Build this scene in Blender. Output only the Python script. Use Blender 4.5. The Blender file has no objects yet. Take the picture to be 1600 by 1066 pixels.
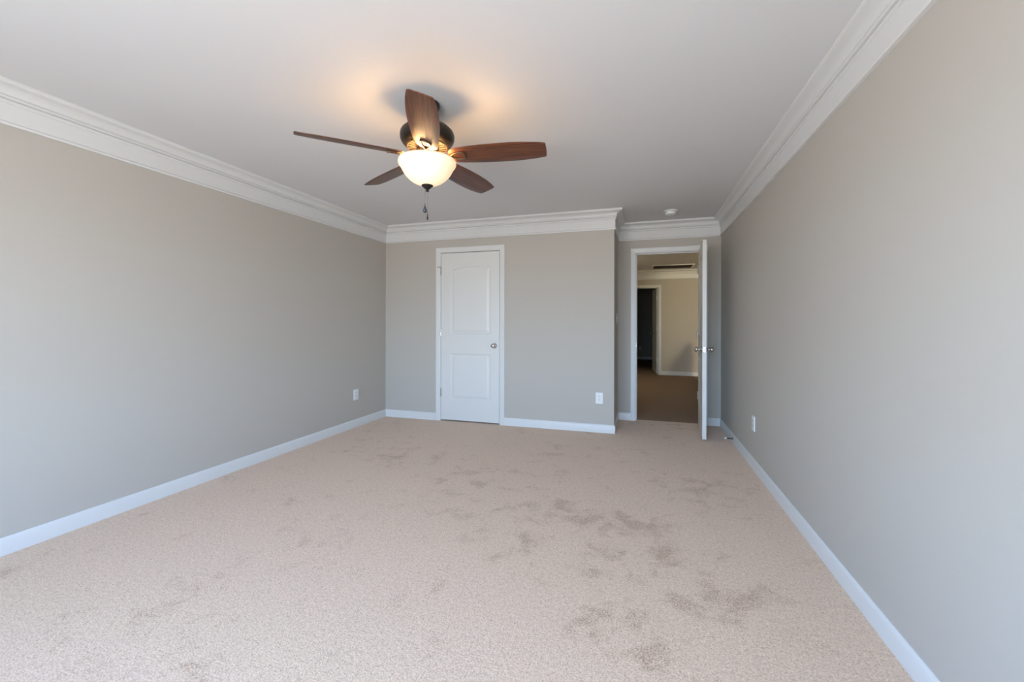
import bpy, bmesh, math, random
from mathutils import Vector, Matrix
random.seed(4)
PI = math.pi
SC = bpy.context.scene
C = SC.collection

# ------------------------------------------------------------------ camera
YAW = 0.2972
cam_data = bpy.data.cameras.new('camera')
cam = bpy.data.objects.new('camera', cam_data); C.objects.link(cam)
cam_data.sensor_fit = 'HORIZONTAL'; cam_data.sensor_width = 36.0
cam_data.lens = 659.43 / 1600 * 36.0
cam_data.shift_y = (504.8 - 533.0) / 1600.0
cam_data.clip_start = 0.05; cam_data.clip_end = 200
cam.matrix_world = (Matrix.Translation((0, 0, 1.1907)) @ Matrix.Rotation(YAW, 4, 'Z')
                    @ Matrix.Rotation(PI / 2, 4, 'X') @ Matrix.Rotation(0.0017, 4, 'Z'))
SC.camera = cam

# ------------------------------------------------------------------ world, view
SC.view_settings.view_transform = 'Standard'
SC.view_settings.look = 'None'
SC.view_settings.gamma = 1.0
SC.view_settings.use_curve_mapping = False
SC.view_settings.exposure = 0.0

SKY_STRENGTH = 33.0
HALL_W = 270.0
LAMP_W = 4.4
w = bpy.data.worlds.new('daylight_sky'); SC.world = w; w.use_nodes = True
wn = w.node_tree; wn.nodes.clear()
w_out = wn.nodes.new('ShaderNodeOutputWorld'); w_bg = wn.nodes.new('ShaderNodeBackground')
w_tc = wn.nodes.new('ShaderNodeTexCoord'); w_sep = wn.nodes.new('ShaderNodeSeparateXYZ')
w_map = wn.nodes.new('ShaderNodeMapRange'); w_map.inputs[1].default_value = -1; w_map.inputs[2].default_value = 1
w_ramp = wn.nodes.new('ShaderNodeValToRGB')
cr = w_ramp.color_ramp
cr.elements[0].position = 0.0; cr.elements[0].color = (0.52, 0.52, 0.52, 1)
cr.elements[1].position = 1.0; cr.elements[1].color = (0.24, 0.53, 1.15, 1)
e = cr.elements.new(0.48); e.color = (0.60, 0.60, 0.60, 1)
e = cr.elements.new(0.52); e.color = (0.70, 0.94, 1.22, 1)
e = cr.elements.new(0.70); e.color = (0.37, 0.69, 1.25, 1)
wn.links.new(w_tc.outputs['Generated'], w_sep.inputs[0]); wn.links.new(w_sep.outputs[2], w_map.inputs[0])
wn.links.new(w_map.outputs[0], w_ramp.inputs[0]); wn.links.new(w_ramp.outputs[0], w_bg.inputs[0])
w_bg.inputs[1].default_value = SKY_STRENGTH; wn.links.new(w_bg.outputs[0], w_out.inputs[0])

# room dimensions (metres; camera stands at x=0, y=0)
XL, XR = -3.115, 0.882          # left and right wall faces
YB, YA = 4.672, 5.378           # closet wall face, entry wall face
XC = -0.279                     # side of the closet box
YR = -1.25                      # rear wall face behind the camera
H = 2.41
T = 0.115                       # wall thickness
YH = 10.297                     # far hall wall face
YN = 14.567                     # end wall of the dark room beyond
XHL, XHR = -1.9, 2.7            # hall width
BBH, BBT = 0.09, 0.012
WINS = [(-1.87, -0.92, 0.55, 1.98), (-0.76, 0.19, 0.55, 1.98)]   # rear wall windows x0,x1,z0,z1

def portal(loc, rot, sx, sy):
    l = bpy.data.lights.new('window_portal', 'AREA'); l.shape = 'RECTANGLE'; l.size = sx; l.size_y = sy
    l.cycles.is_portal = True
    o = bpy.data.objects.new('window_portal', l); o.location = loc; o.rotation_euler = rot; C.objects.link(o)
for x0, x1, z0, z1 in WINS:
    portal(((x0 + x1) / 2, YR - T - .01, (z0 + z1) / 2), (PI / 2, 0, 0), x1 - x0, z1 - z0)

def point(name, loc, energy, col, r, parent=None):
    l = bpy.data.lights.new(name, 'POINT'); l.energy = energy; l.color = col; l.shadow_soft_size = r
    o = bpy.data.objects.new(name, l); o.location = loc; C.objects.link(o)
    if parent: o.parent = parent
    return o
# added warm fill light beside the bedroom, unseen, lighting the hall
point('added_hall_fill', (2.0, 4.1, 2.17), HALL_W, (1.0, 0.90, 0.62), 0.25)
point('added_door_fill', (-1.2, 8.2, 1.9), 16.0, (1.0, 0.90, 0.62), 0.10)  # second added fill, no lamp there; brightens the far door edge and casing

# ------------------------------------------------------------------ materials
def new_mat(name):
    m = bpy.data.materials.new(name); m.use_nodes = True
    nt = m.node_tree; b = nt.nodes['Principled BSDF']
    return m, nt, b
def simple(name, col, rough=0.5, metal=0.0, spec=0.5, bump=None, coord='Object', **kw):
    m, nt, b = new_mat(name)
    b.inputs['Base Color'].default_value = (*col, 1); b.inputs['Roughness'].default_value = rough
    b.inputs['Metallic'].default_value = metal; b.inputs['Specular IOR Level'].default_value = spec
    for k, v in kw.items(): b.inputs[k].default_value = v
    if bump:
        sc, st, dist = bump
        tc = nt.nodes.new('ShaderNodeTexCoord'); n = nt.nodes.new('ShaderNodeTexNoise')
        n.inputs['Scale'].default_value = sc; n.inputs['Detail'].default_value = 3
        bp = nt.nodes.new('ShaderNodeBump'); bp.inputs['Strength'].default_value = st; bp.inputs['Distance'].default_value = dist
        nt.links.new(tc.outputs[coord], n.inputs['Vector']); nt.links.new(n.outputs['Fac'], bp.inputs['Height'])
        nt.links.new(bp.outputs['Normal'], b.inputs['Normal'])
    return m
M_WALL = simple('greige_wall_paint', (0.535, 0.495, 0.438), 0.75, spec=0.25, bump=(260, 0.12, 0.001))
M_CEIL = simple('ceiling_paint', (0.74, 0.73, 0.725), 0.9, spec=0.15, bump=(180, 0.12, 0.001))
M_TRIM = simple('white_trim_paint', (0.75, 0.742, 0.72), 0.38, spec=0.45)
M_NICKEL = simple('satin_nickel', (0.62, 0.59, 0.56), 0.22, metal=1.0)
M_PLATE = simple('white_plastic', (0.84, 0.84, 0.82), 0.35)
M_SLOT = simple('dark_slot', (0.03, 0.03, 0.03), 0.6)
M_BRONZE = simple('dark_bronze', (0.018, 0.014, 0.012), 0.28, metal=0.3, bump=(60, 0.05, 0.001))
M_IRON = simple('antique_bronze_arm', (0.16, 0.11, 0.07), 0.35, metal=0.8)
M_RUBBER = simple('white_rubber', (0.75, 0.75, 0.74), 0.6)
M_STOP = simple('dark_spring_metal', (0.10, 0.10, 0.11), 0.35, metal=0.8)
M_GAP = simple('dark_gap', (0.02, 0.02, 0.02), 0.9)
M_CHAIN = simple('bronze_chain', (0.25, 0.2, 0.16), 0.4, metal=0.8)
M_FOB = simple('blue_grey_fob', (0.05, 0.06, 0.085), 0.4)

# door: white with a light embossed grain
M_DOOR, nt, b = new_mat('white_moulded_door')
b.inputs['Base Color'].default_value = (0.755, 0.742, 0.705, 1); b.inputs['Roughness'].default_value = 0.42
tc = nt.nodes.new('ShaderNodeTexCoord'); mp = nt.nodes.new('ShaderNodeMapping'); mp.inputs['Scale'].default_value = (120, 120, 3)
n = nt.nodes.new('ShaderNodeTexNoise'); n.inputs['Scale'].default_value = 1.0; n.inputs['Detail'].default_value = 4
bp = nt.nodes.new('ShaderNodeBump'); bp.inputs['Strength'].default_value = 0.25; bp.inputs['Distance'].default_value = 0.001
nt.links.new(tc.outputs['Object'], mp.inputs[0]); nt.links.new(mp.outputs[0], n.inputs['Vector'])
nt.links.new(n.outputs['Fac'], bp.inputs['Height']); nt.links.new(bp.outputs[0], b.inputs['Normal'])

# fan blade wood (object x runs along the blade)
def wood(name, dark, light):
    m, nt, b = new_mat(name)
    tc = nt.nodes.new('ShaderNodeTexCoord'); mp = nt.nodes.new('ShaderNodeMapping'); mp.inputs['Scale'].default_value = (3.0, 75, 20)
    n = nt.nodes.new('ShaderNodeTexNoise'); n.inputs['Scale'].default_value = 1.6; n.inputs['Detail'].default_value = 6; n.inputs['Distortion'].default_value = 0.6
    r = nt.nodes.new('ShaderNodeValToRGB'); r.color_ramp.elements[0].position = 0.35; r.color_ramp.elements[1].position = 0.68
    r.color_ramp.elements[0].color = (*dark, 1); r.color_ramp.elements[1].color = (*light, 1)
    nt.links.new(tc.outputs['Object'], mp.inputs[0]); nt.links.new(mp.outputs[0], n.inputs['Vector'])
    nt.links.new(n.outputs['Fac'], r.inputs[0]); nt.links.new(r.outputs[0], b.inputs['Base Color'])
    b.inputs['Roughness'].default_value = 0.42; b.inputs['Coat Weight'].default_value = 0.3; b.inputs['Coat Roughness'].default_value = 0.32
    return m
M_WOOD = wood('cherry_blade_veneer', (0.055, 0.015, 0.006), (0.175, 0.052, 0.019))

# frosted glass bowl
M_BOWL = bpy.data.materials.new('frosted_bowl_glass'); M_BOWL.use_nodes = True
nt = M_BOWL.node_tree; nt.nodes.clear()
o_ = nt.nodes.new('ShaderNodeOutputMaterial'); tr = nt.nodes.new('ShaderNodeBsdfTranslucent'); df = nt.nodes.new('ShaderNodeBsdfDiffuse')
gl = nt.nodes.new('ShaderNodeBsdfGlossy'); em = nt.nodes.new('ShaderNodeEmission'); m1 = nt.nodes.new('ShaderNodeMixShader'); m2 = nt.nodes.new('ShaderNodeMixShader'); ad = nt.nodes.new('ShaderNodeAddShader')
tr.inputs[0].default_value = (1.0, 0.86, 0.66, 1); df.inputs[0].default_value = (0.90, 0.80, 0.64, 1); m1.inputs[0].default_value = 0.985
gl.inputs['Roughness'].default_value = 0.25; m2.inputs[0].default_value = 0.04
em.inputs[0].default_value = (1.0, 0.78, 0.50, 1); em.inputs[1].default_value = 0.42
nt.links.new(tr.outputs[0], m1.inputs[1]); nt.links.new(df.outputs[0], m1.inputs[2])
nt.links.new(m1.outputs[0], m2.inputs[1]); nt.links.new(gl.outputs[0], m2.inputs[2])
nt.links.new(m2.outputs[0], ad.inputs[0]); nt.links.new(em.outputs[0], ad.inputs[1]); nt.links.new(ad.outputs[0], o_.inputs[0])

# window glass
M_GLASS = bpy.data.materials.new('window_glass'); M_GLASS.use_nodes = True
nt = M_GLASS.node_tree; nt.nodes.clear()
o_ = nt.nodes.new('ShaderNodeOutputMaterial'); tr = nt.nodes.new('ShaderNodeBsdfTransparent'); gl = nt.nodes.new('ShaderNodeBsdfGlossy'); mx = nt.nodes.new('ShaderNodeMixShader')
gl.inputs['Roughness'].default_value = 0.02; mx.inputs[0].default_value = 0.06
nt.links.new(tr.outputs[0], mx.inputs[1]); nt.links.new(gl.outputs[0], mx.inputs[2]); nt.links.new(mx.outputs[0], o_.inputs[0])

# carpet: beige cut pile with tufts and trodden patches
M_CARPET, nt, b = new_mat('beige_cut_pile_carpet')
L = nt.links
def nd(t, **kw):
    n = nt.nodes.new(t)
    for k, v in kw.items(): n.inputs[k].default_value = v
    return n
tc = nd('ShaderNodeTexCoord')
tuft = nd('ShaderNodeTexNoise', Scale=150.0, Detail=3.0, Roughness=0.65)
big = nd('ShaderNodeTexNoise', Scale=55.0, Detail=2.0)
patch = nd('ShaderNodeTexNoise', Scale=6.0, Detail=8.0, Roughness=0.72, Distortion=0.3)
zone = nd('ShaderNodeTexNoise', Scale=1.1, Detail=2.0)
zmap = nt.nodes.new('ShaderNodeMapping'); zmap.inputs['Location'].default_value = (3.1, 1.7, 0)
L.new(tc.outputs['Object'], zmap.inputs[0]); L.new(zmap.outputs[0], zone.inputs['Vector'])
for n_ in (tuft, big, patch): L.new(tc.outputs['Object'], n_.inputs['Vector'])
def math_(op, a, b_):
    n = nt.nodes.new('ShaderNodeMath'); n.operation = op
    for i, v in enumerate((a, b_)):
        if isinstance(v, (int, float)): n.inputs[i].default_value = v
        else: L.new(v, n.inputs[i])
    return n.outputs[0]
def mrange(v, a, b_, c, d, smooth=True):
    n = nt.nodes.new('ShaderNodeMapRange'); n.interpolation_type = 'SMOOTHSTEP' if smooth else 'LINEAR'
    L.new(v, n.inputs[0])
    for i, q in zip((1, 2, 3, 4), (a, b_, c, d)): n.inputs[i].default_value = q
    return n.outputs[0]
# trodden blobs where the pile lies differently (x, y, radius, strength)
BLOBS = [(-0.52, 2.72, 0.22, 1.0), (-0.30, 2.62, 0.2, 0.8), (-0.65, 2.11, 0.22, .9), (-0.06, 2.6, 0.25, .9), (0.18, 2.31, 0.18, .9),
         (-0.15, 1.72, 0.16, 1.0), (0.04, 1.61, 0.14, 1.0), (-0.81, 1.68, 0.25, .6), (-1.4, 2.9, 0.35, .7), (-0.5, 3.4, 0.4, .5),
         (0.35, 2.0, 0.2, .8), (0.5, 1.9, 0.15, .6), (-1.9, 3.3, 0.4, .6), (-0.75, 2.4, .25, .5), (.3, 3.2, .4, .5)]
blob = None
for bx_, by_, br_, bs_ in BLOBS:
    d = nt.nodes.new('ShaderNodeVectorMath'); d.operation = 'DISTANCE'; d.inputs[1].default_value = (bx_, by_, 0)
    L.new(tc.outputs['Object'], d.inputs[0])
    v = mrange(d.outputs['Value'], 0.0, br_ * 1.5, bs_, 0.0)
    blob = v if blob is None else math_('MAXIMUM', blob, v)
amt = math_('ADD', math_('MULTIPLY', blob, 0.115), mrange(zone.outputs['Fac'], 0.40, 0.66, -0.03, 0.055))
pm = mrange(math_('ADD', patch.outputs['Fac'], amt), 0.54, 0.76, 0.0, 1.0)
mask = math_('MULTIPLY', pm, mrange(tuft.outputs['Fac'], 0.30, 0.66, 1.5, 0.25))
mask = math_('MINIMUM', mask, 1.0)
ramp = nt.nodes.new('ShaderNodeValToRGB')
ramp.color_ramp.elements[0].position = 0.32; ramp.color_ramp.elements[0].color = (0.475, 0.31, 0.20, 1)
ramp.color_ramp.elements[1].position = 0.64; ramp.color_ramp.elements[1].color = (0.91, 0.668, 0.472, 1)
e = ramp.color_ramp.elements.new(0.47); e.color = (0.73, 0.512, 0.352, 1)
tb = math_('ADD', math_('MULTIPLY', tuft.outputs['Fac'], 0.75), math_('MULTIPLY', big.outputs['Fac'], 0.25))
L.new(tb, ramp.inputs[0])
mixc = nt.nodes.new('ShaderNodeMix'); mixc.data_type = 'RGBA'; mixc.blend_type = 'MULTIPLY'
L.new(mask, mixc.inputs[0]); L.new(ramp.outputs[0], mixc.inputs[6]); mixc.inputs[7].default_value = (0.66, 0.585, 0.52, 1)
L.new(mixc.outputs[2], b.inputs['Base Color'])
b.inputs['Roughness'].default_value = 0.95; b.inputs['Specular IOR Level'].default_value = 0.1
b.inputs['Sheen Weight'].default_value = 0.25; b.inputs['Sheen Roughness'].default_value = 0.5
bp = nt.nodes.new('ShaderNodeBump'); bp.inputs['Strength'].default_value = 0.7; bp.inputs['Distance'].default_value = 0.006
L.new(tb, bp.inputs['Height']); L.new(bp.outputs[0], b.inputs['Normal'])

M_CARPET2 = simple('shade_darkened_hall_carpet', (0.36, 0.26, 0.195), 0.95, spec=0.1, bump=(120, 0.8, 0.006))  # bedroom carpet made darker: the dimness of the hall is in the colour

# ------------------------------------------------------------------ mesh helpers
def obj(name, bm, mat, parent=None, smooth=False, loc=None):
    me = bpy.data.meshes.new(name)
    bmesh.ops.recalc_face_normals(bm, faces=bm.faces)
    bm.to_mesh(me); bm.free()
    if smooth:
        for p in me.polygons: p.use_smooth = True
    me.materials.append(mat)
    o = bpy.data.objects.new(name, me); C.objects.link(o)
    if parent: o.parent = parent
    if loc: o.location = loc
    return o
def smooth_by_angle(o, deg=35):
    me = o.data
    for p in me.polygons: p.use_smooth = True
    bm = bmesh.new(); bm.from_mesh(me)
    for e in bm.edges:
        e.smooth = not (len(e.link_faces) == 2 and e.calc_face_angle(0) > math.radians(deg))
    bm.to_mesh(me); bm.free()
    return o
def box(bm, x0, x1, y0, y1, z0, z1, bev=0.0):
    if bev:
        t = bmesh.new(); r = bmesh.ops.create_cube(t, size=1)
        for v in t.verts: v.co = Vector((x0 + (v.co.x + .5) * (x1 - x0), y0 + (v.co.y + .5) * (y1 - y0), z0 + (v.co.z + .5) * (z1 - z0)))
        bmesh.ops.bevel(t, geom=t.edges[:], offset=bev, segments=2, profile=0.5, affect='EDGES')
        merge(bm, t); return
    vs = [bm.verts.new((x, y, z)) for x in (x0, x1) for y in (y0, y1) for z in (z0, z1)]
    for f in ((0, 1, 3, 2), (4, 6, 7, 5), (0, 4, 5, 1), (2, 3, 7, 6), (0, 2, 6, 4), (1, 5, 7, 3)):
        bm.faces.new([vs[i] for i in f])
def merge(bm, t, mtx=None):
    mp = {}
    for v in t.verts: mp[v] = bm.verts.new(mtx @ v.co if mtx else v.co)
    for f in t.faces:
        bm.faces.new([mp[v] for v in f.verts])
    t.free()
def lathe(bm, prof, seg=48, mtx=None, closed=False):
    """prof: list of (r, z); rings about z"""
    rings = []
    for r, z in prof:
        if r < 1e-6: rings.append([bm.verts.new((0, 0, z))])
        else: rings.append([bm.verts.new((r * math.cos(2 * PI * i / seg), r * math.sin(2 * PI * i / seg), z)) for i in range(seg)])
    new = [v for r in rings for v in r]
    for a, b_ in zip(rings, rings[1:]):
        for i in range(seg):
            j = (i + 1) % seg
            if len(a) == 1 and len(b_) == 1: continue
            if len(a) == 1: bm.faces.new((a[0], b_[i], b_[j]))
            elif len(b_) == 1: bm.faces.new((a[i], a[j], b_[0]))
            else: bm.faces.new((a[i], a[j], b_[j], b_[i]))
    if mtx:
        for v in new: v.co = mtx @ v.co
    return new
def tube(bm, pts, ry, rz=None, seg=10, closed=False, up=Vector((0, 0, 1))):
    rz = rz or ry; pts = [Vector(p) for p in pts]; n = len(pts); rings = []
    for i, p in enumerate(pts):
        if closed: d = pts[(i + 1) % n] - pts[i - 1]
        else: d = pts[min(i + 1, n - 1)] - pts[max(i - 1, 0)]
        d.normalize(); s = d.cross(up)
        if s.length < 1e-4: s = Vector((1, 0, 0))
        s.normalize(); u = s.cross(d).normalized()
        a = ry[i] if isinstance(ry, (list, tuple)) else ry
        b_ = rz[i] if isinstance(rz, (list, tuple)) else rz
        rings.append([bm.verts.new(p + s * a * math.cos(2 * PI * k / seg) + u * b_ * math.sin(2 * PI * k / seg)) for k in range(seg)])
    m = n if closed else n - 1
    for i in range(m):
        a, b_ = rings[i], rings[(i + 1) % n]
        for k in range(seg):
            j = (k + 1) % seg
            bm.faces.new((a[k], a[j], b_[j], b_[k]))
    if not closed:
        bm.faces.new(rings[0][::-1]); bm.faces.new(rings[-1])
def struct(name, bm, mat, parent=None, smooth=False, label=None):
    o = obj(name, bm, mat, parent, smooth); 
    if not parent: o['kind'] = 'structure'
    if label: o['label'] = label
    return o
def thing(name, label, cat, loc, rotz=0, group=None):
    o = bpy.data.objects.new(name, None); C.objects.link(o); o.empty_display_size = 0.1
    o.location = loc; o.rotation_euler = (0, 0, rotz); o['label'] = label; o['category'] = cat
    if group: o['group'] = group
    return o
def sweep(bm, path, prof, end_a, end_b):
    """mitred moulding: path two points (x,y); prof (p,z) with p out of the wall; end offsets per unit p along the path"""
    (ax, ay), (bx, by) = path
    d = Vector((bx - ax, by - ay, 0)).normalized(); nrm = Vector((d.y, -d.x, 0))     # room lies to the right of a->b
    ra = [bm.verts.new(Vector((ax, ay, 0)) + nrm * p + d * (end_a * p) + Vector((0, 0, z))) for p, z in prof]
    rb = [bm.verts.new(Vector((bx, by, 0)) + nrm * p - d * (end_b * p) + Vector((0, 0, z))) for p, z in prof]
    n = len(prof)
    for i in range(n):
        j = (i + 1) % n
        bm.faces.new((ra[i], ra[j], rb[j], rb[i]))
    bm.faces.new(ra); bm.faces.new(rb[::-1])

# ------------------------------------------------------------------ shell
bm = bmesh.new(); box(bm, XL - T, XR + T, YR - T, YA + .06, -0.12, 0); struct('floor', bm, M_CARPET, label='beige cut pile carpet with trodden patches')
bm = bmesh.new(); box(bm, XR + T, XHR + T, 3.0, YA + .06, -0.12, 0); box(bm, XHL - T, XHR + T, YA + .06, YN + T, -0.12, 0); struct('floor_hall', bm, M_CARPET2, label='carpet of the hall and the dark room, hall shade put into its colour')
bm = bmesh.new()
box(bm, XL - T, XHR + T, YR - T, YN + T, H, H + 0.12); struct('ceiling', bm, M_CEIL, label='smooth off white ceiling')
bm = bmesh.new(); box(bm, XL - T, XL, YR - T, YA + T, 0, H)
struct('wall_left', bm, M_WALL)
bm = bmesh.new(); box(bm, XR, XR + T, YR - T, YA, 0, H); struct('wall_right', bm, M_WALL)
# closet wall with its door opening
CD0, CD1, DH = -2.338, -1.583, 2.041
bm = bmesh.new(); box(bm, XL, CD0 - .018, YB, YB + T, 0, H); box(bm, CD1 + .018, XC, YB, YB + T, 0, H); box(bm, CD0 - .018, CD1 + .018, YB, YB + T, DH + .018, H)
struct('wall_back', bm, M_WALL)
bm = bmesh.new(); box(bm, XC - T, XC, YB + T, YA, 0, H); struct('wall_closet_side', bm, M_WALL)
ED0, ED1 = -0.060, 0.681
bm = bmesh.new(); box(bm, XL, ED0 - .018, YA, YA + T, 0, H); box(bm, ED1 + .018, 1.25, YA, YA + T, 0, H); box(bm, ED0 - .018, ED1 + .018, YA, YA + T, DH + .018, H)  # right end run on out of view to stop fill light reaching the hall floor
struct('wall_entry', bm, M_WALL)
# rear wall with its windows
bm = bmesh.new(); xs = [XL]
for x0, x1, z0, z1 in WINS:
    box(bm, xs[-1], x0, YR - T, YR, 0, H); box(bm, x0, x1, YR - T, YR, 0, z0); box(bm, x0, x1, YR - T, YR, z1, H); xs.append(x1)
box(bm, xs[-1], XR, YR - T, YR, 0, H)
struct('wall_rear', bm, M_WALL)
def window(i, W, z0, z1, mtx):
    # built in the local frame: wall face at y=0, room towards +y, width along x
    bm = bmesh.new(); f = 0.045; y0, y1 = -T + .02, -.02; x0, x1 = 0, W
    box(bm, x0, x0 + f, y0, y1, z0, z1); box(bm, x1 - f, x1, y0, y1, z0, z1)
    box(bm, x0, x1, y0, y1, z0, z0 + f); box(bm, x0, x1, y0, y1, z1 - f, z1)
    box(bm, x0, x1, y0 + .02, y1 - .02, (z0 + z1) / 2 - .02, (z0 + z1) / 2 + .02)
    for (a, b_, c, d) in ((x0 - .057, x0, z0 - .057, z1 + .057), (x1, x1 + .057, z0 - .057, z1 + .057), (x0, x1, z1, z1 + .057), (x0, x1, z0 - .057, z0)):
        box(bm, a, b_, 0, .014, c, d)
    wo = struct('window_%d' % i, bm, M_TRIM); wo.matrix_world = mtx
    bm = bmesh.new(); box(bm, x0 + f, x1 - f, (y0 + y1) / 2 - .002, (y0 + y1) / 2 + .002, z0 + f, z1 - f); obj('pane', bm, M_GLASS, wo)
for k, (x0, x1, z0, z1) in enumerate(WINS):
    window(k + 1, x1 - x0, z0, z1, Matrix.Translation((x0, YR, 0)))
# hall and the dark room beyond
HD0, HD1 = -0.42, 0.380
bm = bmesh.new(); box(bm, XHL, HD0 - .018, YH, YH + T, 0, H); box(bm, HD1 + .018, XHR, YH, YH + T, 0, H); box(bm, HD0 - .018, HD1 + .018, YH, YH + T, DH - .01, H)
struct('wall_hall', bm, M_WALL)
bm = bmesh.new(); box(bm, XHL - T, XHL, YA + T, YN + T, 0, H); struct('wall_hall_left', bm, M_WALL)
bm = bmesh.new(); box(bm, XHR, XHR + T, 3.0, YN + T, 0, H); struct('wall_hall_right', bm, M_WALL)
bm = bmesh.new(); box(bm, XR + T, XHR, 2.9, 3.0, 0, H); struct('wall_stair', bm, M_WALL)
# added unseen wall: shields the hall floor, casts the slanting wall shadow
bm = bmesh.new(); box(bm, 1.15, 1.25, YA + T, 6.9, 0, H); box(bm, 1.15, 1.25, 6.9, YH - .9, 0, .95)
struct('wall_light_block', bm, M_WALL)
bm = bmesh.new(); box(bm, XHL, XHR, YN, YN + T, 0, H); struct('wall_far_room', bm, M_WALL)

# crown moulding
Z0 = 2.200
crown = [(0, Z0), (.016, Z0), (.018, Z0 + .004), (.018, Z0 + .011), (.014, Z0 + .016), (.010, Z0 + .020), (.010, 2.309), (.0185, 2.311), (.020, 2.313), (.020, 2.3245),
         (.013, 2.3265), (.013, 2.3295), (.027, 2.332), (.0295, 2.335), (.0295, 2.340), (.027, 2.3435), (.021, 2.3445), (.021, 2.348)]
for k in range(9):
    a = k / 8 * PI / 2
    crown.append((.026 + .050 * (1 - math.cos(a)), 2.350 + .036 * math.sin(a)))
crown += [(.080, 2.388), (.086, 2.390), (.088, 2.394), (.088, 2.404), (.086, H), (0, H)]
def crown_seg(i, a, b_, ea, eb):
    bm = bmesh.new(); sweep(bm, (a, b_), crown, ea, eb)
    smooth_by_angle(struct('trim_%d' % i, bm, M_TRIM, label='white stepped crown moulding'), 28)
crown_seg(1, (XL, YR), (XL, YB), 1, 1)
crown_seg(2, (XL, YB), (XC, YB), 1, -1)
crown_seg(3, (XC, YB), (XC, YA), -1, 1)
crown_seg(4, (XC, YA), (XR, YA), 1, 1)
crown_seg(5, (XR, YA), (XR, YR), 1, 1)
crown_seg(6, (XR, YR), (XL, YR), 1, 1)
crown_seg(7, (XHL, YH), (XHR, YH), 1, 1)
# baseboards
bbp = [(0, 0), (BBT, 0), (BBT, BBH - .018), (BBT - .002, BBH - .012), (.006, BBH - .003), (.004, BBH), (0, BBH)]
def bb(name, a, b_, ea, eb):
    bm = bmesh.new(); sweep(bm, (a, b_), bbp, ea, eb); smooth_by_angle(struct(name, bm, M_TRIM), 28)
CW = 0.057; RV = 0.007
bb('baseboard_left', (XL, YR), (XL, YB), 1, 1)
bb('baseboard_back', (XL, YB), (CD0 - RV - CW, YB), 1, 0)
bb('baseboard_back_right', (CD1 + RV + CW, YB), (XC, YB), 0, -1)
bb('baseboard_closet_side', (XC, YB), (XC, YA), -1, 1)
bb('baseboard_entry_left', (XC, YA), (ED0 - RV - CW, YA), 1, 0)
bb('baseboard_entry_right', (ED1 + RV + CW, YA), (XR, YA), 0, 1)
bb('baseboard_right', (XR, YA), (XR, 4.1335), 1, 0)
bb('baseboard_right_near', (XR, 4.1315), (XR, YR), 0, 1)
bb('baseboard_rear', (XR, YR), (XL, YR), 1, 1)
bb('baseboard_hall', (HD1 + RV + CW, YH), (XHR, YH), 0, 1)
bb('baseboard_hall_left', (XHL, YH), (HD0 - RV - CW, YH), 1, 0)
bb('baseboard_far_room', (XHL, YN), (XHR, YN), 1, 1)

# door casings and jambs
def casing(i, x0, x1, yf, zt, depth, both=False, label=None):
    """x0,x1 clear opening; yf wall face towards the camera"""
    bm = bmesh.new(); a0, a1 = x0 - RV - CW, x1 + RV + CW; zi = zt + RV; zo = zi + CW
    def leg(xa, xb, flip):
        # profile across the width, thin at the inner edge
        xs_ = [xa, xa + .006, xb - .012, xb - .004, xb]; ts = [.011, .0145, .011, .009, .006]
        if flip: xs_ = [xa + xb - x for x in xs_][::-1]; ts = ts[::-1]
        vs = []
        for x, t in zip(xs_, ts):
            inner = (abs(x - (x0 - RV)) if not flip else abs(x - (x1 + RV)))
            top = zi + inner
            vs.append((bm.verts.new((x, yf - t, 0)), bm.verts.new((x, yf - t, top)), bm.verts.new((x, yf, 0)), bm.verts.new((x, yf, top))))
        for p, q in zip(vs, vs[1:]):
            bm.faces.new((p[0], q[0], q[1], p[1])); bm.faces.new((p[1], q[1], q[3], p[3])); bm.faces.new((p[0], p[2], q[2], q[0]))
        for p in (vs[0], vs[-1]): bm.faces.new((p[0], p[1], p[3], p[2]))
    leg(a0, x0 - RV, False); leg(x1 + RV, a1, True)
    zs = [zo, zo - .006, zi + .012, zi + .004, zi]; ts = [.011, .0145, .011, .009, .006]
    vs = []
    for z, t in zip(zs, ts):
        q = z - zi
        vs.append((bm.verts.new((x0 - RV - q, yf - t, z)), bm.verts.new((x1 + RV + q, yf - t, z)), bm.verts.new((x0 - RV - q, yf, z)), bm.verts.new((x1 + RV + q, yf, z))))
    for p, q in zip(vs, vs[1:]):
        bm.faces.new((p[0], p[1], q[1], q[0]))
    bm.faces.new((vs[0][0], vs[0][2], vs[0][3], vs[0][1])); bm.faces.new((vs[-1][0], vs[-1][1], vs[-1][3], vs[-1][2]))
    # jamb
    box(bm, x0 - .018, x0, yf - .0005, yf + depth, 0, zt + .018); box(bm, x1, x1 + .018, yf - .0005, yf + depth, 0, zt + .018)
    box(bm, x0, x1, yf - .0005, yf + depth, zt, zt + .018)
    # stop strip
    s0 = yf + .045
    box(bm, x0, x0 + .010, s0, s0 + .03, 0, zt); box(bm, x1 - .010, x1, s0, s0 + .03, 0, zt); box(bm, x0, x1, s0, s0 + .03, zt - .010, zt)
    return struct('trim_%d' % i, bm, M_TRIM, label=label)
casing(8, CD0, CD1, YB, DH, T, label='white casing around the closed closet door')
ec = casing(9, ED0, ED1, YA, DH, T, label='white casing around the open entry doorway')
bm = bmesh.new(); box(bm, ED0 - .001, ED0 + .0015, YA + .012, YA + .038, .885, .945, ); obj('strike_plate', bm, M_NICKEL, ec)
casing(10, HD0, HD1, YH, DH - .028, T, label='cream casing around the dark doorway across the hall')

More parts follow.
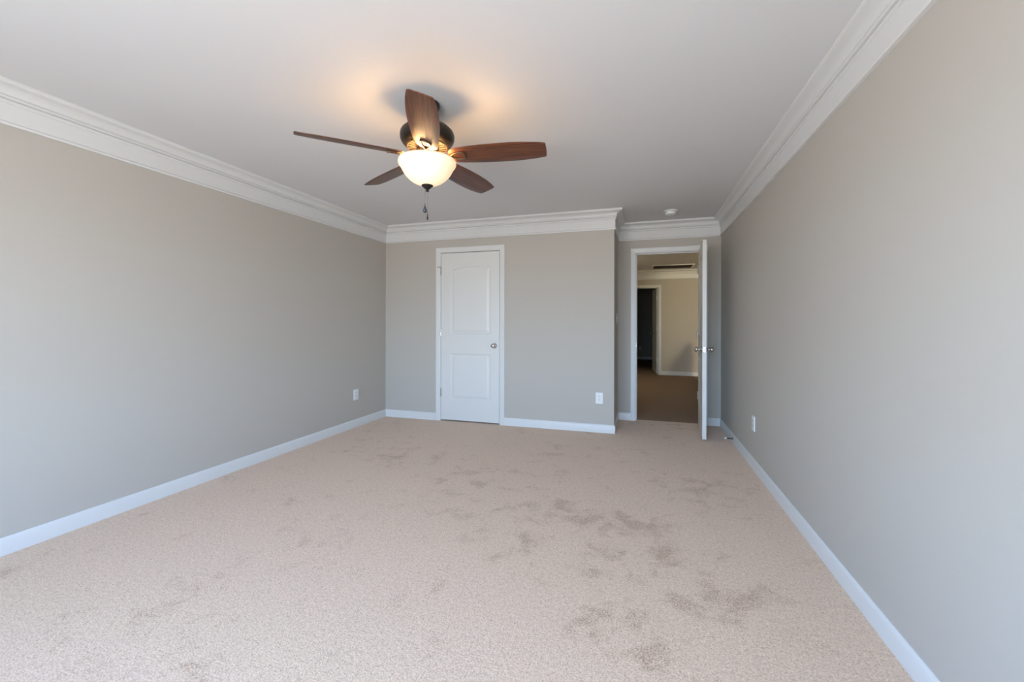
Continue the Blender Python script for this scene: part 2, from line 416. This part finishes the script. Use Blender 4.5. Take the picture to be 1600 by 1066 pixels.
# ------------------------------------------------------------------ doors
def rsdf(x, z, x0, x1, z0, z1):
    dx = max(x0 - x, x - x1); dz = max(z0 - z, z - z1)
    return max(dx, dz) if max(dx, dz) <= 0 else math.hypot(max(dx, 0), max(dz, 0))
def relief(x, z, W):
    """depth of the moulded face at a point (metres below the face)"""
    px0, px1 = 0.122, W - 0.108
    best = -1
    s = -rsdf(x, z, px0, px1, 0.243, 0.803); best = max(best, s)
    # eyebrow arch panel
    cx = (px0 + px1) / 2; half = (px1 - px0) / 2; rise = 0.046; R = half * half / (2 * rise) + rise / 2
    sr = -rsdf(x, z, px0, px1, 1.040, 1.95); sc_ = R - math.hypot(x - cx, z - (1.885 - R))
    best = max(best, min(sr, sc_))
    s = best
    if s <= 0: return 0.0
    def ss(t): t = max(0, min(1, t)); return t * t * (3 - 2 * t)
    if s < .012: return .0078 * ss(s / .012)
    if s < .024: return .0078
    if s < .050: return .0078 - .0061 * ss((s - .024) / .026)
    return .0017
def door_slab(W, Hh, th, name, parent=None):
    """slab with local x 0..W (hinge at x=0), y 0..-? face at y=0 looks to -y, back at y=th; origin at hinge bottom"""
    px0, px1 = 0.122, W - 0.108
    def dense(c, inward): return [c + inward * q for q in (-.002, .001, .004, .008, .012, .018, .024, .030, .037, .044, .050, .056)]
    X = sorted(set([0, .03, .06, .09, W - .03, W - .06, W] + dense(px0, 1) + dense(px1, -1) + [px0 + .06 + k * (px1 - px0 - .12) / 16 for k in range(17)]))
    Z = [0, .1, .2, Hh - .03, Hh] + dense(.243, 1) + dense(.803, -1) + dense(1.040, 1) + [.40, .52, .64, .88, .95] + [1.15 + .1 * k for k in range(7)]
    Z += [1.775 + .004 * k for k in range(30)]
    Z = sorted(set(round(z, 5) for z in Z))
    bm = bmesh.new()
    grids = []
    for side in (0, 1):
        g = [[bm.verts.new((x, relief(x, z, W) if side == 0 else th - relief(x, z, W), z)) for z in Z] for x in X]
        for i in range(len(X) - 1):
            for j in range(len(Z) - 1):
                q = (g[i][j], g[i + 1][j], g[i + 1][j + 1], g[i][j + 1])
                bm.faces.new(q if side == 0 else q[::-1])
        grids.append(g)
    f, k = grids
    nx, nz = len(X), len(Z)
    for j in range(nz - 1):
        bm.faces.new((f[0][j], f[0][j + 1], k[0][j + 1], k[0][j])); bm.faces.new((f[-1][j], k[-1][j], k[-1][j + 1], f[-1][j + 1]))
    for i in range(nx - 1):
        bm.faces.new((f[i][0], k[i][0], k[i + 1][0], f[i + 1][0])); bm.faces.new((f[i][-1], f[i + 1][-1], k[i + 1][-1], k[i][-1]))
    o = obj(name, bm, M_DOOR, parent); smooth_by_angle(o, 40); o['kind'] = 'structure' if not parent else 'structure'
    return o
knob_prof = [(0, 0), (.031, 0), (.032, .003), (.029, .007), (.020, .010), (.012, .013), (.0105, .028), (.013, .034), (.021, .039), (.0265, .047), (.0275, .055), (.025, .063), (.018, .069), (.008, .072), (0, .0725)]
def knob(parent, x, z, th):
    for s, nm in ((-1, 'knob'), (1, 'knob')):
        bm = bmesh.new()
        m = Matrix.Translation((x, 0 if s < 0 else th, z)) @ Matrix.Rotation(PI / 2 if s < 0 else -PI / 2, 4, 'X')
        lathe(bm, knob_prof, 32, m)
        k = obj(nm, bm, M_NICKEL, parent, smooth=True); k['label'] = 'satin nickel door knob'
def hinges(parent, zs, pinstop=None):
    for z in zs:
        bm = bmesh.new()
        m = Matrix.Translation((-.001, -.007, z - .047))
        lathe(bm, [(0, -.003), (.004, -.002), (.0078, 0), (.0078, .094), (.004, .096), (0, .097)], 14, m)
        box(bm, -.001, .0015, -.004, .030, z - .044, z + .044)
        if pinstop and abs(z - pinstop) < .01:
            box(bm, -.036, .004, -.018, -.010, z + .044, z + .052)
            box(bm, -.038, -.032, -.024, -.006, z + .038, z + .056)
        h = obj('hinge', bm, M_NICKEL, parent)
# closed closet door
W1 = (CD1 - CD0) - .007
d1 = door_slab(W1, 2.018, .035, 'door_1'); d1.location = (CD0 + .0035, YB + .001, .016)
d1['label'] = 'closed white two panel closet door with an arched top panel'
hinges(d1, (1.805, 1.058, .328), pinstop=1.805); knob(d1, W1 - .060, .908, .035)
bm = bmesh.new(); box(bm, W1 - .0005, W1 + .001, .004, .031, .880, .936); obj('latch_plate', bm, M_NICKEL, d1)
# entry door standing open into the bedroom
W2 = (ED1 - ED0) - .007
d2 = door_slab(W2, 2.018, .038, 'door_2')
d2['label'] = 'white two panel entry door standing open into the bedroom, seen edge on'
# local x runs from the hinge to the latch; closed it would run along -x with its face to -y
d2.matrix_world = Matrix.Translation((ED1 - .003, YA - .004, .016)) @ Matrix.Rotation(math.radians(-90 - 3.8), 4, 'Z') @ Matrix.Translation((0, -.038, 0))
hinges(d2, (1.805, 1.058, .328)); knob(d2, W2 - .060, .908, .038)
bm = bmesh.new(); box(bm, W2 - .0005, W2 + .0015, .007, .031, .880, .936, .0007); 
lathe(bm, [(0, 0), (.008, 0), (.008, .006), (.006, .009), (0, .010)], 16, Matrix.Translation((W2 + .001, .019, .908)) @ Matrix.Rotation(PI / 2, 4, 'Y'))
obj('latch_plate', bm, M_NICKEL, d2)
# open door of the dark room across the hall
d3 = door_slab(.79, 1.99, .035, 'door_3')
d3['label'] = 'cream door standing open into the dark room across the hall'
d3.matrix_world = Matrix.Translation((HD1 - .003, YH + T, .012)) @ Matrix.Rotation(math.radians(90 + 5.5), 4, 'Z') @ Matrix.Translation((0, 0, 0))
knob(d3, .73, .908, .035)
for z in (1.77, 1.05, .33):
    bm = bmesh.new(); box(bm, -.016, .0, .006, .040, z - .045, z + .045); lathe(bm, [(0, 0), (.007, 0), (.007, .09), (0, .09)], 12, Matrix.Translation((-.012, -.004, z - .045)))
    obj('hinge', bm, M_PLATE, d3)

# ------------------------------------------------------------------ outlets, switch
def outlet(label, loc, rotz, name='wall_outlet', w=.079, h=.122):
    t = thing(name, label, 'outlet', loc, rotz, None)
    bm = bmesh.new(); box(bm, -w / 2, w / 2, -.0078, 0, -h / 2, h / 2, .002); obj('cover_plate', bm, M_PLATE, t)
    for s in (-1, 1):
        zc = s * .0195
        bm = bmesh.new(); q = bmesh.new()
        lathe(q, [(0, 0), (.0165, 0), (.0172, .0012), (.0172, .003), (0, .003)], 28)
        for v in q.verts: v.co.y = max(-.0135, min(.0135, v.co.y))
        merge(bm, q, Matrix.Translation((0, -.0055, zc)) @ Matrix.Rotation(PI / 2, 4, 'X') @ Matrix.Translation((0, 0, .0)))
        r = obj('receptacle', bm, M_PLATE, t)
        bm = bmesh.new()
        box(bm, -.0075, -.0050, -.0089, -.0083, zc - .001, zc + .008); box(bm, .0050, .0075, -.0089, -.0083, zc, zc + .007)
        lathe(bm, [(0, 0), (.0026, 0), (.0026, .0006), (0, .0006)], 12, Matrix.Translation((0, -.0083, zc - .007)) @ Matrix.Rotation(PI / 2, 4, 'X'))
        obj('socket_slots', bm, M_SLOT, r)
    bm = bmesh.new(); lathe(bm, [(0, 0), (.003, 0), (.0026, .001), (0, .0013)], 12, Matrix.Translation((0, -.0078, 0)) @ Matrix.Rotation(PI / 2, 4, 'X')); obj('screw', bm, M_PLATE, t)
    return t
outlet('white duplex wall outlet on the far wall, between the closet door and the outside corner', (-.435, YB, .374), 0)
outlet('white duplex wall outlet on the left wall, near the back corner', (XL, 4.084, .371), PI / 2)
outlet('white duplex wall outlet on the right wall, in front of the open entry door', (XR, 3.88, .372), -PI / 2)
outlet('small pale wall outlet on the far wall of the dark room across the hall', (-.038, YN, .36), 0)
t = thing('light_switch', 'white toggle light switch on the closet side wall beside the entry doorway', 'light switch', (XC, 5.14, 1.245), PI / 2)
bm = bmesh.new(); box(bm, -.036, .036, -.006, 0, -.0585, .0585, .002); obj('cover_plate', bm, M_PLATE, t)
bm = bmesh.new(); tube(bm, [(0, -.004, 0), (0, -.010, .003), (0, -.019, .0075)], [.0048, .0045, .0040], [.006, .0055, .0045], 8); obj('toggle', bm, M_PLATE, t)
for s in (-1, 1):
    bm = bmesh.new(); lathe(bm, [(0, 0), (.003, 0), (.0026, .001), (0, .0013)], 12, Matrix.Translation((0, -.006, s * .030)) @ Matrix.Rotation(PI / 2, 4, 'X')); obj('screw', bm, M_PLATE, t)

# door stop on the right baseboard
t = thing('door_stop', 'slim metal door stop with a pale rubber tip on the right baseboard', 'door stop', (XR - BBT, 4.646, .046), -PI / 2)
bm = bmesh.new(); R90 = Matrix.Rotation(PI / 2, 4, 'X')
lathe(bm, [(0, 0), (.011, 0), (.010, .003), (.006, .006), (.0045, .008), (.0045, .058), (0, .058)], 16, R90)
for k in range(10):
    lathe(bm, [(.0045, .010 + k * .0045), (.0062, .0115 + k * .0045), (.0045, .013 + k * .0045)], 14, R90)
obj('rod', bm, M_STOP, t, smooth=False)
bm = bmesh.new(); lathe(bm, [(0, .055), (.0085, .055), (.0095, .058), (.0095, .070), (.0075, .075), (0, .0765)], 18, R90); obj('rubber_tip', bm, M_RUBBER, t, smooth=True)

# smoke detector
t = thing('smoke_detector', 'round white smoke detector on the ceiling above the entry doorway', 'smoke detector', (.302, 4.875, H))
bm = bmesh.new(); lathe(bm, [(0, 0), (.072, 0), (.073, -.004), (.070, -.010), (.062, -.012), (0, -.012)], 40); smooth_by_angle(obj('base_plate', bm, M_PLATE, t))
bm = bmesh.new(); lathe(bm, [(0, -.011), (.050, -.011), (.050, -.016), (.056, -.018), (.056, -.034), (.051, -.042), (.040, -.046), (.012, -.047), (.012, -.049), (0, -.049)], 40); smooth_by_angle(obj('body', bm, M_PLATE, t))
# ceiling return register in the hall
t = thing('ceiling_vent', 'long dark louvred return air vent in a pale frame on the hall ceiling', 'vent', (.635, 9.62, H))
vx, vy = .41, .26
bm = bmesh.new()
for a in ((-vx, vx, -vy, -vy + .025), (-vx, vx, vy - .025, vy), (-vx, -vx + .025, -vy + .025, vy - .025), (vx - .025, vx, -vy + .025, vy - .025)):
    box(bm, a[0], a[1], a[2], a[3], -.014, 0)
obj('frame', bm, M_TRIM, t)
bm = bmesh.new(); box(bm, -vx + .025, vx - .025, -vy + .025, vy - .025, -.002, 0); obj('duct_opening', bm, M_GAP, t)
bm = bmesh.new()
for k in range(22):
    y = -vy + .035 + k * (2 * vy - .07) / 21
    q = bmesh.new(); box(q, -vx + .025, vx - .025, -.010, .010, -.0006, .0006)
    merge(bm, q, Matrix.Translation((0, y, -.0095)) @ Matrix.Rotation(math.radians(-38), 4, 'X'))
o = obj('louvres', bm, simple('brown_vent_louvre', (.05, .042, .035), .6), t)

# ------------------------------------------------------------------ ceiling fan
FX, FY = -1.141, 2.11
fan = thing('ceiling_fan', 'dark bronze ceiling fan with five cherry wood blades and a lit frosted glass bowl light', 'ceiling fan', (FX, FY, H))
bm = bmesh.new(); lathe(bm, [(0, 0), (.068, 0), (.069, -.006), (.068, -.018), (.062, -.032), (.048, -.046), (.030, -.054), (.019, -.058), (0, -.058)], 48); obj('canopy', bm, M_BRONZE, fan, smooth=True)
bm = bmesh.new(); lathe(bm, [(.0135, -.05), (.0135, -.112)], 20); obj('downrod', bm, M_BRONZE, fan, smooth=True)
bm = bmesh.new(); lathe(bm, [(0, -.094), (.022, -.094), (.026, -.098), (.028, -.108), (.060, -.114), (.096, -.123), (.124, -.138), (.141, -.156), (.1435, -.158), (.1435, -.161), (.147, -.164),
                             (.150, -.178), (.149, -.194), (.1455, -.206), (.143, -.208), (.143, -.211), (.136, -.222), (.126, -.231), (.116, -.236), (.116, -.240), (.100, -.243), (.045, -.244), (0, -.244)], 64)
mh = smooth_by_angle(obj('motor_housing', bm, M_BRONZE, fan), 32)
# ring of cooling vents on the underside
bm = bmesh.new()
for k in range(20):
    a = 2 * PI * k / 20; q = bmesh.new(); box(q, .062, .104, -.0055, .0055, -.2465, -.2425, .0012)
    merge(bm, q, Matrix.Rotation(a, 4, 'Z'))
tube(bm, [(.109 * math.cos(2 * PI * k / 48), .109 * math.sin(2 * PI * k / 48), -.243) for k in range(48)], .004, .003, 8, closed=True)
tube(bm, [(.057 * math.cos(2 * PI * k / 36), .057 * math.sin(2 * PI * k / 36), -.246) for k in range(36)], .004, .004, 8, closed=True)
obj('vent_ring', bm, M_IRON, mh)
bm = bmesh.new(); lathe(bm, [(0, -.243), (.050, -.243), (.052, -.262), (.066, -.266), (.067, -.272), (.067, -.300), (.063, -.308), (.040, -.313), (.022, -.316), (.022, -.330), (0, -.330)], 48)
smooth_by_angle(obj('switch_housing', bm, M_IRON, fan), 32)
# blades
BP = [(.125, .022), (.130, .036), (.138, .047), (.150, .055), (.170, .061), (.20, .0655), (.25, .070), (.32, .0745), (.40, .0775), (.47, .0775), (.54, .074), (.60, .0675), (.64, .0605), (.656, .0565)]
def blade_bm():
    bm = bmesh.new(); th = .0055
    out = [(.1235, 0)] + [(r, h) for r, h in BP] + [(.6605, .052), (.663, .02), (.6635, 0)]
    cols = []
    for r, h in out:
        cols.append([(r, h * s) for s in (-1, -.94, -.5, 0, .5, .94, 1)])
    rows = []
    for z in (-1, 1):
        g = []
        for c in cols:
            g.append([bm.verts.new((x, y, z * (th / 2 if abs(k - 3) < 3 else th / 2 * .35))) for k, (x, y) in enumerate(c)])
        rows.append(g)
    for s, g in enumerate(rows):
        for i in range(len(g) - 1):
            for k in range(6):
                q = [g[i][k], g[i + 1][k], g[i + 1][k + 1], g[i][k + 1]]
                bm.faces.new(q)
    lo, hi = rows; n = len(lo)
    for i in range(n - 1):
        for k in (0, 6): bm.faces.new((lo[i][k], lo[i + 1][k], hi[i + 1][k], hi[i][k]))
    for i in (0, n - 1):
        for k in range(6): bm.faces.new((lo[i][k], lo[i][k + 1], hi[i][k + 1], hi[i][k]))
    bmesh.ops.remove_doubles(bm, verts=bm.verts[:], dist=1e-5)
    bmesh.ops.dissolve_degenerate(bm, edges=bm.edges[:], dist=1e-6)
    return bm
def iron_bm():
    bm = bmesh.new()
    # loop under the blade, in blade space
    lp = [(.128, 0), (.142, .011), (.160, .021), (.180, .0265), (.200, .028), (.212, .025), (.217, .014), (.218, 0), (.217, -.014), (.212, -.025), (.200, -.028), (.180, -.0265), (.160, -.021), (.142, -.011)]
    tube(bm, [(x, y, -.0065) for x, y in lp], .0055, .0036, 10, closed=True)
    # arm to the flywheel
    tube(bm, [(.146, 0, -.009), (.130, 0, -.011), (.110, 0, -.006), (.090, 0, .008), (.070, 0, .022), (.050, 0, .028)], [.006, .009, .011, .0115, .012, .013], [.0045, .005, .005, .005, .005, .005], 12)
    for y in (-.0, ):
        lathe(bm, [(0, -.016), (.0045, -.015), (.0055, -.012), (0, -.012)], 12, Matrix.Translation((.214, y, .0)))
    return bm
PITCH = math.radians(-15)
TH0 = math.radians(223.86)
b0 = i0 = None
for k in range(5):
    mtx = Matrix.Rotation(TH0 + k * 2 * PI / 5, 4, 'Z') @ Matrix.Translation((0, 0, -.296)) @ Matrix.Rotation(PITCH, 4, 'X')
    if k == 0:
        b0 = obj('blade', blade_bm(), M_WOOD, fan); smooth_by_angle(b0, 50); bl = b0
        i0 = obj('blade_arm', iron_bm(), M_IRON, b0, smooth=True)
    else:
        bl = b0.copy(); C.objects.link(bl); bl.parent = fan
        ii = i0.copy(); C.objects.link(ii); ii.parent = bl
    bl.matrix_local = mtx
# light kit
bm = bmesh.new()
bowl = [(.1420, -.319), (.1530, -.318), (.1575, -.321), (.1590, -.328), (.1585, -.336), (.1545, -.345), (.1490, -.351), (.1455, -.356), (.1390, -.369), (.1290, -.387), (.1150, -.405), (.0985, -.421), (.0790, -.435), (.0560, -.446), (.0340, -.453), (.0120, -.456)]
lathe(bm, bowl, 72); obj('glass_bowl', bm, M_BOWL, fan, smooth=True)
bm = bmesh.new(); lathe(bm, [(0, -.330), (.006, -.330), (.006, -.455), (0, -.455)], 12); obj('centre_rod', bm, M_BRONZE, fan, smooth=True)
bm = bmesh.new(); lathe(bm, [(0, -.449), (.028, -.451), (.0325, -.4545), (.031, -.459), (.022, -.466), (.013, -.474), (.008, -.4775), (.006, -.480), (.0095, -.483), (.010, -.4855), (.007, -.489), (0, -.490)], 36); smooth_by_angle(obj('finial', bm, M_BRONZE, fan), 40)
def chain(x, y, z1, fob):
    bm = bmesh.new(); z = -.486
    while z > z1:
        bmesh.ops.create_icosphere(bm, subdivisions=1, radius=.0013, matrix=Matrix.Translation((x, y, z))); z -= .0034
    tube(bm, [(x, y, -.480), (x, y, z1)], .0006, .0006, 6)
    c = obj('pull_chain', bm, M_CHAIN, fan, smooth=True)
    bm = bmesh.new(); lathe(bm, fob, 24, Matrix.Translation((x, y, z1)))
    return c, bm
c1, bm = chain(-.0125, -.004, -.556, [(0, .004), (.0016, .003), (.002, -.006), (.003, -.012), (.007, -.024), (.0105, -.033), (.0115, -.039), (.0095, -.046), (.005, -.050), (0, -.051)])
f1 = obj('fob', bm, M_FOB, c1, smooth=True); f1['label'] = 'blue grey teardrop pull'
c2, bm = chain(.002, -.001, -.598, [(0, .002), (.0012, .001), (.0016, -.012), (.0026, -.022), (.0030, -.032), (.0045, -.036), (.0045, -.043), (.002, -.048), (0, -.049)])
f2 = obj('fob', bm, M_BRONZE, c2, smooth=True); f2['label'] = 'slim dark pull'
WARM = (1.0, 0.62, 0.28)
for a, rb in ((math.radians(298), .092), (math.radians(60), .07), (math.radians(180), .07)):
    point('bulb_light', (rb * math.cos(a), rb * math.sin(a), -.346), LAMP_W, WARM, .042, fan)
